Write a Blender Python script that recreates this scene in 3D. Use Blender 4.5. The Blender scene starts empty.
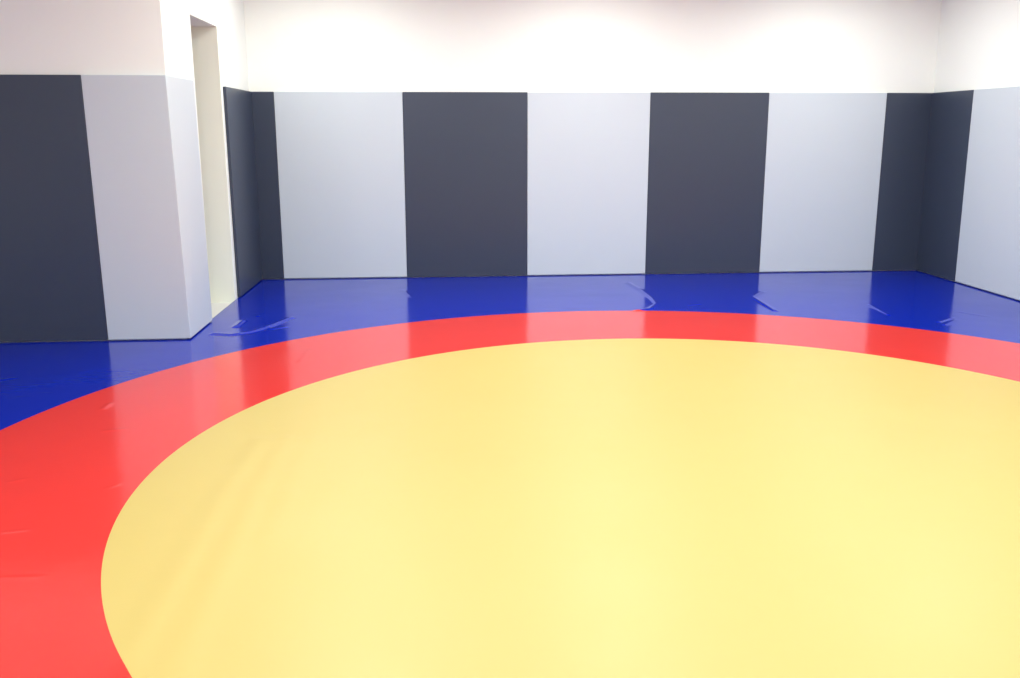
import bpy, bmesh, math, random
import numpy as np
from mathutils import Vector, Matrix
random.seed(7)
S = bpy.context.scene
COL = S.collection

# ---------------------------------------------------------------- camera
CAM_H = 1.59875
YAW, PITCH, ROLL = math.radians(4.48428), math.radians(11.85793), math.radians(-0.07714)
FPX, PX, PY = 893.263, 517.03, 317.86
F_ = Vector((math.sin(YAW)*math.cos(PITCH), math.cos(YAW)*math.cos(PITCH), -math.sin(PITCH)))
r_ = Vector((math.cos(YAW), -math.sin(YAW), 0)); u_ = r_.cross(F_)
R_ = r_*math.cos(ROLL)+u_*math.sin(ROLL); U_ = -r_*math.sin(ROLL)+u_*math.cos(ROLL)
cd = bpy.data.cameras.new('camera'); cam = bpy.data.objects.new('camera', cd); COL.objects.link(cam)
M = Matrix((R_, U_, -F_)).transposed().to_4x4(); M.translation = Vector((0, 0, CAM_H))
cam.matrix_world = M
cd.sensor_width = 36; cd.lens = FPX/1020*36
cd.shift_x = -(PX-510)/1020; cd.shift_y = (PY-339)/1020
cd.clip_start = .05; cd.clip_end = 100
S.camera = cam

# ---------------------------------------------------------------- colour management, world
S.view_settings.view_transform = 'Standard'; S.view_settings.look = 'None'
S.view_settings.gamma = 1; S.view_settings.use_curve_mapping = False
S.view_settings.exposure = 0.0
S.cycles.use_denoising = True
S.cycles.max_bounces = 12; S.cycles.diffuse_bounces = 6
W = bpy.data.worlds.new('world'); S.world = W; W.use_nodes = True
W.node_tree.nodes['Background'].inputs[0].default_value = (.9, .95, 1, 1)
W.node_tree.nodes['Background'].inputs[1].default_value = .3

# lamps: name of row, x, y, watts
CEIL = 3.32
LAMP_W = 58.0
WALL_W = 33.0
SPREAD = 180
WALL_SPREAD = 168
LAMPS = [(x, 8.6, 'wall') for x in (-1.08, 1.50, 4.02)]
LAMPS += [(x, y, 'room') for y in (6.5, 3.4, .6) for x in (-1.15, 1.42, 3.98)]
LAMPS = [(-.55, 6.3, k) if (x, y) == (-1.15, 6.5) else (x, y, k) for x, y, k in LAMPS]
LAMPS += [(-3.7, 2.2, 'room')]

def lamp_light(x, y, kind):
    ld = bpy.data.lights.new('lamp_light', 'AREA'); ld.shape = 'DISK'; ld.size = .19
    ld.energy = WALL_W if kind == 'wall' else LAMP_W
    ld.spread = math.radians(WALL_SPREAD if kind == 'wall' else SPREAD)
    ld.color = (.968, 1.0, .94)
    o = bpy.data.objects.new('lamp_light', ld); COL.objects.link(o)
    o.location = (x, y, CEIL-.03)
    return o

# ---------------------------------------------------------------- helpers
def link(name, bm, mat, parent=None, smooth=False):
    me = bpy.data.meshes.new(name); bm.normal_update(); bm.to_mesh(me); bm.free()
    if smooth:
        for p in me.polygons: p.use_smooth = True
    o = bpy.data.objects.new(name, me); COL.objects.link(o)
    if mat: me.materials.append(mat)
    if parent: o.parent = parent
    return o

def tag(o, label=None, cat=None, group=None, kind=None):
    if label: o['label'] = label
    if cat: o['category'] = cat
    if group: o['group'] = group
    if kind: o['kind'] = kind
    return o

def box(bm, a, b):
    v = [bm.verts.new((x, y, z)) for z in (a[2], b[2]) for y in (a[1], b[1]) for x in (a[0], b[0])]
    for f in ((0,2,3,1),(4,5,7,6),(0,1,5,4),(2,6,7,3),(0,4,6,2),(1,3,7,5)):
        bm.faces.new([v[i] for i in f])

def structure(name, boxes, mat):
    bm = bmesh.new()
    for a, b in boxes: box(bm, a, b)
    return tag(link(name, bm, mat), kind='structure')

def prism(bm, bottom, top, z0, z1):
    """closed prism between two matching plan polygons"""
    vb = [bm.verts.new((x, y, z0)) for x, y in bottom]
    vt = [bm.verts.new((x, y, z1)) for x, y in top]
    n = len(vb); bm.faces.new(vb[::-1]); bm.faces.new(vt)
    for i in range(n):
        j = (i+1) % n
        bm.faces.new((vb[i], vb[j], vt[j], vt[i]))
    bmesh.ops.recalc_face_normals(bm, faces=bm.faces)

# ---------------------------------------------------------------- materials
def material(name, base, rough, spec=.5, build=None):
    m = bpy.data.materials.new(name); m.use_nodes = True
    nt = m.node_tree; b = nt.nodes['Principled BSDF']
    b.inputs['Base Color'].default_value = (*base, 1)
    b.inputs['Roughness'].default_value = rough
    b.inputs['Specular IOR Level'].default_value = spec
    if build: build(nt, b, base, rough)
    return m

def coords(nt, scale):
    tc = nt.nodes.new('ShaderNodeNewGeometry'); mp = nt.nodes.new('ShaderNodeMapping')
    mp.inputs['Scale'].default_value = scale
    nt.links.new(tc.outputs['Position'], mp.inputs['Vector']); return mp.outputs[0]

def noise(nt, vec, scale, detail=3, rough=.5, dist=0):
    n = nt.nodes.new('ShaderNodeTexNoise'); n.inputs['Scale'].default_value = scale
    n.inputs['Detail'].default_value = detail; n.inputs['Roughness'].default_value = rough
    n.inputs['Distortion'].default_value = dist
    nt.links.new(vec, n.inputs['Vector']); return n.outputs['Fac']

def bump(nt, b, fac, strength, dist, prev=None):
    bp = nt.nodes.new('ShaderNodeBump'); bp.inputs['Strength'].default_value = strength
    bp.inputs['Distance'].default_value = dist
    nt.links.new(fac, bp.inputs['Height'])
    if prev: nt.links.new(prev, bp.inputs['Normal'])
    nt.links.new(bp.outputs[0], b.inputs['Normal']); return bp.outputs[0]

def rng(nt, fac, a, b_):
    r = nt.nodes.new('ShaderNodeMapRange'); r.inputs['To Min'].default_value = a
    r.inputs['To Max'].default_value = b_; r.inputs['From Min'].default_value = .3; r.inputs['From Max'].default_value = .7
    nt.links.new(fac, r.inputs['Value']); return r.outputs[0]

def vinyl_floor(nt, b, base, rough):
    v = coords(nt, (1, 1, 1))
    nt.links.new(rng(nt, noise(nt, v, 1.3, 4), rough-.03, rough+.03), b.inputs['Roughness'])
    p = bump(nt, b, noise(nt, v, 2.2, 2), .35, .008)
    bump(nt, b, noise(nt, coords(nt, (1.2, 6, 1)), 5, 3, .5, .6), .10, .003, p)

def vinyl_pad(nt, b, base, rough):
    p = bump(nt, b, noise(nt, coords(nt, (.5, .5, 4)), 3, 3, .55, .4), .25, .004)
    bump(nt, b, noise(nt, coords(nt, (1, 1, 1)), 260, 2), .06, .001, p)

def paint(nt, b, base, rough):
    bump(nt, b, noise(nt, coords(nt, (1, 1, 1)), 90, 3), .06, .002)

wall_paint = material('white wall paint', (.835, .865, .825), .7, .3, paint)
jamb_paint = material('cream door reveal paint', (.87, .90, .81), .6, .3, paint)
ceiling_paint = material('ceiling paint', (.84, .87, .80), .8, .2, paint)
screed = material('pale floor tiles', (.62, .62, .60), .5, .3, paint)
pad_light = material('light grey pad vinyl', (.525, .585, .635), .42, .4, vinyl_pad)
pad_dark = material('charcoal pad vinyl', (.034, .046, .076), .36, .5, vinyl_pad)
blue = material('blue mat vinyl', (.0, .013, .33), .15, .42, vinyl_floor)
red = material('red mat vinyl', (.61, .036, .029), .15, .5, vinyl_floor)
yellow = material('yellow mat vinyl', (.470, .372, .112), .45, .5, vinyl_floor)
white_metal = material('white lacquered metal', (.85, .85, .84), .4, .5, paint)
diff = material('lamp diffuser', (.9, .9, .9), .4)
db = diff.node_tree.nodes['Principled BSDF']
db.inputs['Emission Color'].default_value = (1, .98, .95, 1); db.inputs['Emission Strength'].default_value = 6

# ---------------------------------------------------------------- room
T = .03                                     # pad thickness
XB0, XB1, YB = -2.0213, 5.4137, 9.8549      # faces of the pads: left wall, right wall, back wall
YF = 6.9792                                 # face of the pads on the projecting wall
XW = -5.40; YN = -2.6                       # unseen left wall, wall behind the camera
WL, WR, WB, WF = XB0-T, XB1+T, YB+T, YF+T   # wall surfaces behind the pads
FZ = -.025                                  # structural floor, the mat cover lies on it
OY0, OY1, OZ = 7.79, 8.675, 2.530          # doorway in the left wall
TH = .24                                    # wall thickness at the doorway

structure('floor', [((XW-.2, YN-.2, FZ-.15), (WR+.2, WB+.2, FZ))], screed)
structure('ceiling', [((XW-.2, YN-.2, CEIL), (WR+.2, WB+.2, CEIL+.15))], ceiling_paint)
structure('wall_back', [((WL-2.2, WB, FZ), (WR+.2, WB+.2, CEIL))], wall_paint)
structure('wall_right', [((WR, YN-.2, FZ), (WR+.2, WB, CEIL))], wall_paint)
structure('wall_near', [((XW-.2, YN-.2, FZ), (WR, YN, CEIL))], wall_paint)
structure('wall_far_left', [((XW-.2, YN, FZ), (XW, WF, CEIL))], wall_paint)
structure('wall_projecting', [((XW-.2, WF, FZ), (WL-TH, WF+.2, CEIL))], wall_paint)
structure('wall_left', [((WL-TH, WF, FZ), (WL, OY0, CEIL)), ((WL-TH, OY1, FZ), (WL, WB, CEIL)),
                        ((WL-TH, OY0, OZ), (WL, OY1, CEIL))], wall_paint)
# cream reveal of the doorway: far side, near side and head
tag(structure('trim_1', [((WL-TH, OY1-.006, FZ), (WL-.002, OY1, OZ-.006)), ((WL-TH, OY0, FZ), (WL-.002, OY0+.006, OZ-.006)),
                     ((WL-TH, OY0, OZ-.006), (WL-.002, OY1, OZ))], jamb_paint))
# passage behind the doorway
structure('wall_passage', [((WL-2.2, OY1+.05, FZ), (WL-TH, OY1+.2, CEIL)), ((WL-2.2, WF+.2, FZ), (WL-2.0, OY1+.05, CEIL))], wall_paint)

# ---------------------------------------------------------------- wall pads
G = 'padded mats hung side by side along the walls'
def pad(label, path_b, path_t, side, mat, group=G, z1=2.0):
    """path = visible face line in plan, going left to right as seen; the pad is T thick behind it"""
    def poly(path):
        n = len(path); back = []
        for i, p in enumerate(path):
            p = Vector(p); ns = []
            if i: ns.append(Vector(path[i])-Vector(path[i-1]))
            if i < n-1: ns.append(Vector(path[i+1])-Vector(path[i]))
            ns = [Vector((-d.y, d.x)).normalized()*side for d in ns]
            q = ns[0] if len(ns) == 1 else (ns[0]+ns[1])/(1+ns[0].dot(ns[1]))
            back.append(tuple(p+q*(T-.003)))
        return list(path)+back[::-1]
    b, t = poly(path_b), poly(path_t)
    cx = sum(p[0] for p in b)/len(b); cy = sum(p[1] for p in b)/len(b)
    bm = bmesh.new()
    prism(bm, [(x-cx, y-cy) for x, y in b], [(x-cx, y-cy) for x, y in t], .010, z1)
    inner = [Vector(path_b[1])-Vector((cx, cy))] if len(path_b) == 3 and path_b[1][1] == YB else []
    keep = [e for e in bm.edges if not any(all((v.co.xy-q).length < 1e-4 for v in e.verts) for q in inner)]
    bmesh.ops.bevel(bm, geom=keep, offset=.005, segments=3, profile=.6, affect='EDGES')
    bm.faces.ensure_lookup_table()
    o = link('wall_mat', bm, mat, smooth=False)
    for p in o.data.polygons: p.use_smooth = p.area < .02
    o.location = (cx, cy, 0)
    return tag(o, label, 'wall mat', group)

g = .0012
XS_B = [-1.7931, -.450, .8882, 2.2302, 3.552, 4.889]
XS_T = [-1.7931, -.4470, .8889, 2.2330, 3.556, 4.896]
LEFT_END, LEFT_END_B = 8.735, 8.765; RIGHT_SEAM_B, RIGHT_SEAM_T = 9.050, 9.056
pad('charcoal wall mat folded into the far left corner beside the doorway',
    [(XB0, LEFT_END_B), (XB0, YB), (XS_B[0]-g, YB)], [(XB0, LEFT_END), (XB0, YB), (XS_T[0]-g, YB)], 1, pad_dark)
names = ['light grey wall mat on the back wall, nearest the doorway', 'charcoal wall mat on the back wall, left of the middle, flat and full width',
         'light grey wall mat in the middle of the back wall, between two charcoal ones',
         'charcoal wall mat on the back wall, right of the middle, flat and full width',
         'light grey wall mat on the back wall, next to the right-hand corner mat']
for i in range(5):
    pad(names[i], [(XS_B[i]+g, YB), (XS_B[i+1]-g, YB)], [(XS_T[i]+g, YB), (XS_T[i+1]-g, YB)], 1, pad_dark if i % 2 else pad_light)
pad('charcoal wall mat folded into the far right corner',
    [(XS_B[5]+g, YB), (XB1, YB), (XB1, RIGHT_SEAM_B)], [(XS_T[5]+g, YB), (XB1, YB), (XB1, RIGHT_SEAM_T)], 1, pad_dark)
pad('light grey wall mat on the right wall, beside the corner',
    [(XB1, RIGHT_SEAM_B-2*g), (XB1, 7.705)], [(XB1, RIGHT_SEAM_T-2*g), (XB1, 7.705)], 1, pad_light)
pad('charcoal wall mat on the right wall, nearest the camera',
    [(XB1, 7.705-2*g), (XB1, 6.36)], [(XB1, 7.705-2*g), (XB1, 6.36)], 1, pad_dark)
pad('light grey wall mat wrapped around the projecting corner before the doorway',
    [(-2.636, YF), (XB0+.010, YF), (XB0+.004, 7.672)], [(-2.648, YF), (XB0-.022, YF), (XB0-.006, 7.672)], 1, pad_light)
pad('charcoal wall mat on the projecting wall at the far left',
    [(-3.99, YF), (-2.636-2*g, YF)], [(-3.99, YF), (-2.648-2*g, YF)], 1, pad_dark)
pad('light grey wall mat on the projecting wall, left of its charcoal one',
    [(-5.34, YF), (-3.99-2*g, YF)], [(-5.34, YF), (-3.99-2*g, YF)], 1, pad_light)

# ---------------------------------------------------------------- floor mat
CX, CY, R1, R2 = 1.2889, 4.0078, 2.7234, 3.8319
def ground(px, py):                                     # point of the mat seen at a place of the photograph
    d = F_+(px-PX)/FPX*R_-(py-PY)/FPX*U_
    t = -CAM_H/d.z
    return (d.x*t, d.y*t)
# creases: list of polylines in metres on the floor, ridge height, half width
CREASES = []
def crease(pts, h, w): CREASES.append(([ground(*p) for p in pts], h, w))
crease([(214, 334), (232, 335), (252, 332), (268, 327), (278, 323), (291, 318)], .011, .028)
crease([(262, 326), (272, 329), (286, 327)], .004, .02)
crease([(236, 327), (243, 321)], .014, .026)
crease([(256, 314), (258, 316)], .004, .03)
crease([(628, 283), (642, 291), (652, 298), (657, 304), (650, 309), (635, 311)], .010, .022)
crease([(762, 292), (752, 297), (762, 303), (775, 311)], .010, .022)
crease([(870, 305), (889, 315)], .006, .018)
crease([(938, 322), (952, 318)], .006, .018)
crease([(944, 325), (956, 320)], .004, .015)
crease([(690, 305), (700, 304)], .004, .02)
crease([(402, 290), (414, 298)], .003, .02)
crease([(960, 312), (985, 316)], .0025, .02)
crease([(700, 284), (760, 283)], .002, .02)
crease([(0, 380), (12, 378)], .004, .012)
crease([(103, 409), (109, 404)], .003, .015)
crease([(105, 431), (125, 429)], .002, .015)
crease([(105, 489), (118, 485)], .0018, .010)
crease([(0, 533), (28, 530)], .0018, .010)
crease([(0, 578), (40, 577)], .0016, .010)
crease([(0, 622), (8, 624)], .0025, .010)
crease([(10, 482), (25, 479)], .0016, .010)
crease([(300, 362), (310, 350)], .002, .02)
STEPS = []
def step(pts, h, w): STEPS.append(([ground(*p) for p in pts], h, w))
step([(262, 440), (229, 484), (185, 560), (141, 634), (128, 665)], .0045, .06)
step([(285, 440), (254, 498), (215, 580), (172, 672)], .004, .07)
step([(310, 440), (288, 490), (270, 540)], .002, .06)

def seg_dist(X, Y, pts):
    best = np.full(X.shape, 9.); sg = np.zeros(X.shape)
    for (ax, ay), (bx_, by_) in zip(pts[:-1], pts[1:]):
        dx, dy = bx_-ax, by_-ay; L2 = dx*dx+dy*dy
        t = np.clip(((X-ax)*dx+(Y-ay)*dy)/L2, 0, 1)
        ex, ey = X-ax-t*dx, Y-ay-t*dy; d = np.hypot(ex, ey)
        k = d < best; best[k] = d[k]; sg[k] = np.sign(ex*dy-ey*dx)[k]
    return best, sg
def height(X, Y):
    Z = np.zeros(X.shape)
    for pts, h, w in CREASES:
        m = (X > min(p[0] for p in pts)-.2) & (X < max(p[0] for p in pts)+.2) & (Y > min(p[1] for p in pts)-.2) & (Y < max(p[1] for p in pts)+.2)
        if m.any():
            d, s = seg_dist(X[m], Y[m], pts); Z[m] += h*np.exp(-(d/w)**2)
    for pts, h, w in STEPS:
        m = (X > min(p[0] for p in pts)-.4) & (X < max(p[0] for p in pts)+.4) & (Y > min(p[1] for p in pts)-.4) & (Y < max(p[1] for p in pts)+.4)
        d, s = seg_dist(X[m], Y[m], pts); Z[m] += h*np.exp(-(d/w)**2)
    return Z
OUT = [(XW+.01, YN+.01), (WR-.005, YN+.01), (WR-.005, WB-.005), (WL+.003, WB-.005), (WL+.003, WF-.003), (XW+.01, WF-.003)]
def reach(a):
    dx, dy = math.cos(a), math.sin(a); best = 99
    for i in range(len(OUT)):
        (ax, ay), (bx_, by_) = OUT[i], OUT[(i+1) % len(OUT)]
        ex, ey = bx_-ax, by_-ay; den = dx*ey-dy*ex
        if abs(den) < 1e-9: continue
        t = ((ax-CX)*ey-(ay-CY)*ex)/den; s = ((ax-CX)*dy-(ay-CY)*dx)/den
        if t > 0 and -1e-9 <= s <= 1+1e-9: best = min(best, t)
    return best
ang = list(np.linspace(math.radians(10), math.radians(200), 1000, endpoint=False))+list(np.linspace(math.radians(200), math.radians(370), 260, endpoint=False))
ang += [math.atan2(y-CY, x-CX) % (2*math.pi) for x, y in OUT]
ang = np.array(sorted(set(round(a % (2*math.pi), 7) for a in ang)))
mat_root = bpy.data.objects.new('wrestling_mat', None); COL.objects.link(mat_root); mat_root.location = (CX, CY, FZ)
mat_root.empty_display_size = .5
tag(mat_root, 'vinyl wrestling mat covering the floor, blue with a red ring around a yellow circle', 'wrestling mat')
def grid_part(name, rads, mat, close=False, drop=False):
    """rads: array (rings, angles) of radii, from the inside out"""
    A = np.broadcast_to(ang, rads.shape)
    X = CX+rads*np.cos(A); Y = CY+rads*np.sin(A); Z = height(X, Y)
    if drop: Z[-1] = FZ
    V = np.stack([X-CX, Y-CY, Z-FZ], -1).reshape(-1, 3)
    nr, na = rads.shape
    I = np.arange(nr*na).reshape(nr, na); J = np.roll(I, -1, 1)
    Q = np.stack([I[:-1], I[1:], J[1:], J[:-1]], -1).reshape(-1, 4)
    me = bpy.data.meshes.new(name)
    faces = Q.tolist()
    if close:
        faces.append(I[0].tolist())
    me.from_pydata(V.tolist(), [], faces); me.update()
    me.polygons.foreach_set('use_smooth', [True]*len(me.polygons))
    me.materials.append(mat)
    o = bpy.data.objects.new(name, me); COL.objects.link(o); o.parent = mat_root
    return o
one = np.ones(len(ang))
grid_part('yellow_circle', np.outer(np.linspace(.12, R1, 190), one), yellow, close=True)
grid_part('red_ring', np.outer(np.linspace(R1, R2, 90), one), red)
rch = np.array([reach(a) for a in ang])
s = np.linspace(0, 1, 150)[:, None]
br = R2+(np.maximum(rch, R2+.002)-R2)[None, :]*s
br = np.vstack([br, br[-1:]+.001])
grid_part('blue_border', br, blue, drop=True)

# ---------------------------------------------------------------- ceiling lamps
def downlight():
    root = bpy.data.objects.new('ceiling_lamp', None); COL.objects.link(root)
    bm = bmesh.new(); n = 40
    prof = [(.105, 0), (.135, 0), (.135, -.012), (.112, -.020), (.100, -.010), (.100, 0)]
    vs = [[bm.verts.new((r*math.cos(2*math.pi*k/n), r*math.sin(2*math.pi*k/n), z)) for r, z in prof] for k in range(n)]
    for k in range(n):
        for i in range(len(prof)):
            j = (i+1) % len(prof); bm.faces.new((vs[k][i], vs[(k+1) % n][i], vs[(k+1) % n][j], vs[k][j]))
    bmesh.ops.recalc_face_normals(bm, faces=bm.faces)
    link('rim', bm, white_metal, root, True)
    bm = bmesh.new(); bmesh.ops.create_circle(bm, cap_ends=True, segments=n, radius=.1)
    bmesh.ops.translate(bm, verts=bm.verts, vec=(0, 0, -.008))
    e = bmesh.ops.extrude_face_region(bm, geom=list(bm.faces))
    bmesh.ops.translate(bm, verts=[v for v in e['geom'] if isinstance(v, bmesh.types.BMVert)], vec=(0, 0, .007))
    bmesh.ops.recalc_face_normals(bm, faces=bm.faces)
    link('diffuser', bm, diff, root)
    return root
proto = downlight()
for i, (x, y, k) in enumerate(LAMPS):
    if i == 0: o = proto
    else:
        o = proto.copy(); COL.objects.link(o)
        for ch in list(proto.children):
            c = ch.copy(); COL.objects.link(c); c.parent = o
    o.location = (x, y, CEIL)
    tag(o, 'round white recessed lamp in the ceiling', 'ceiling lamp', 'round lamps in the ceiling')
for x, y, k in LAMPS: lamp_light(x, y, k)
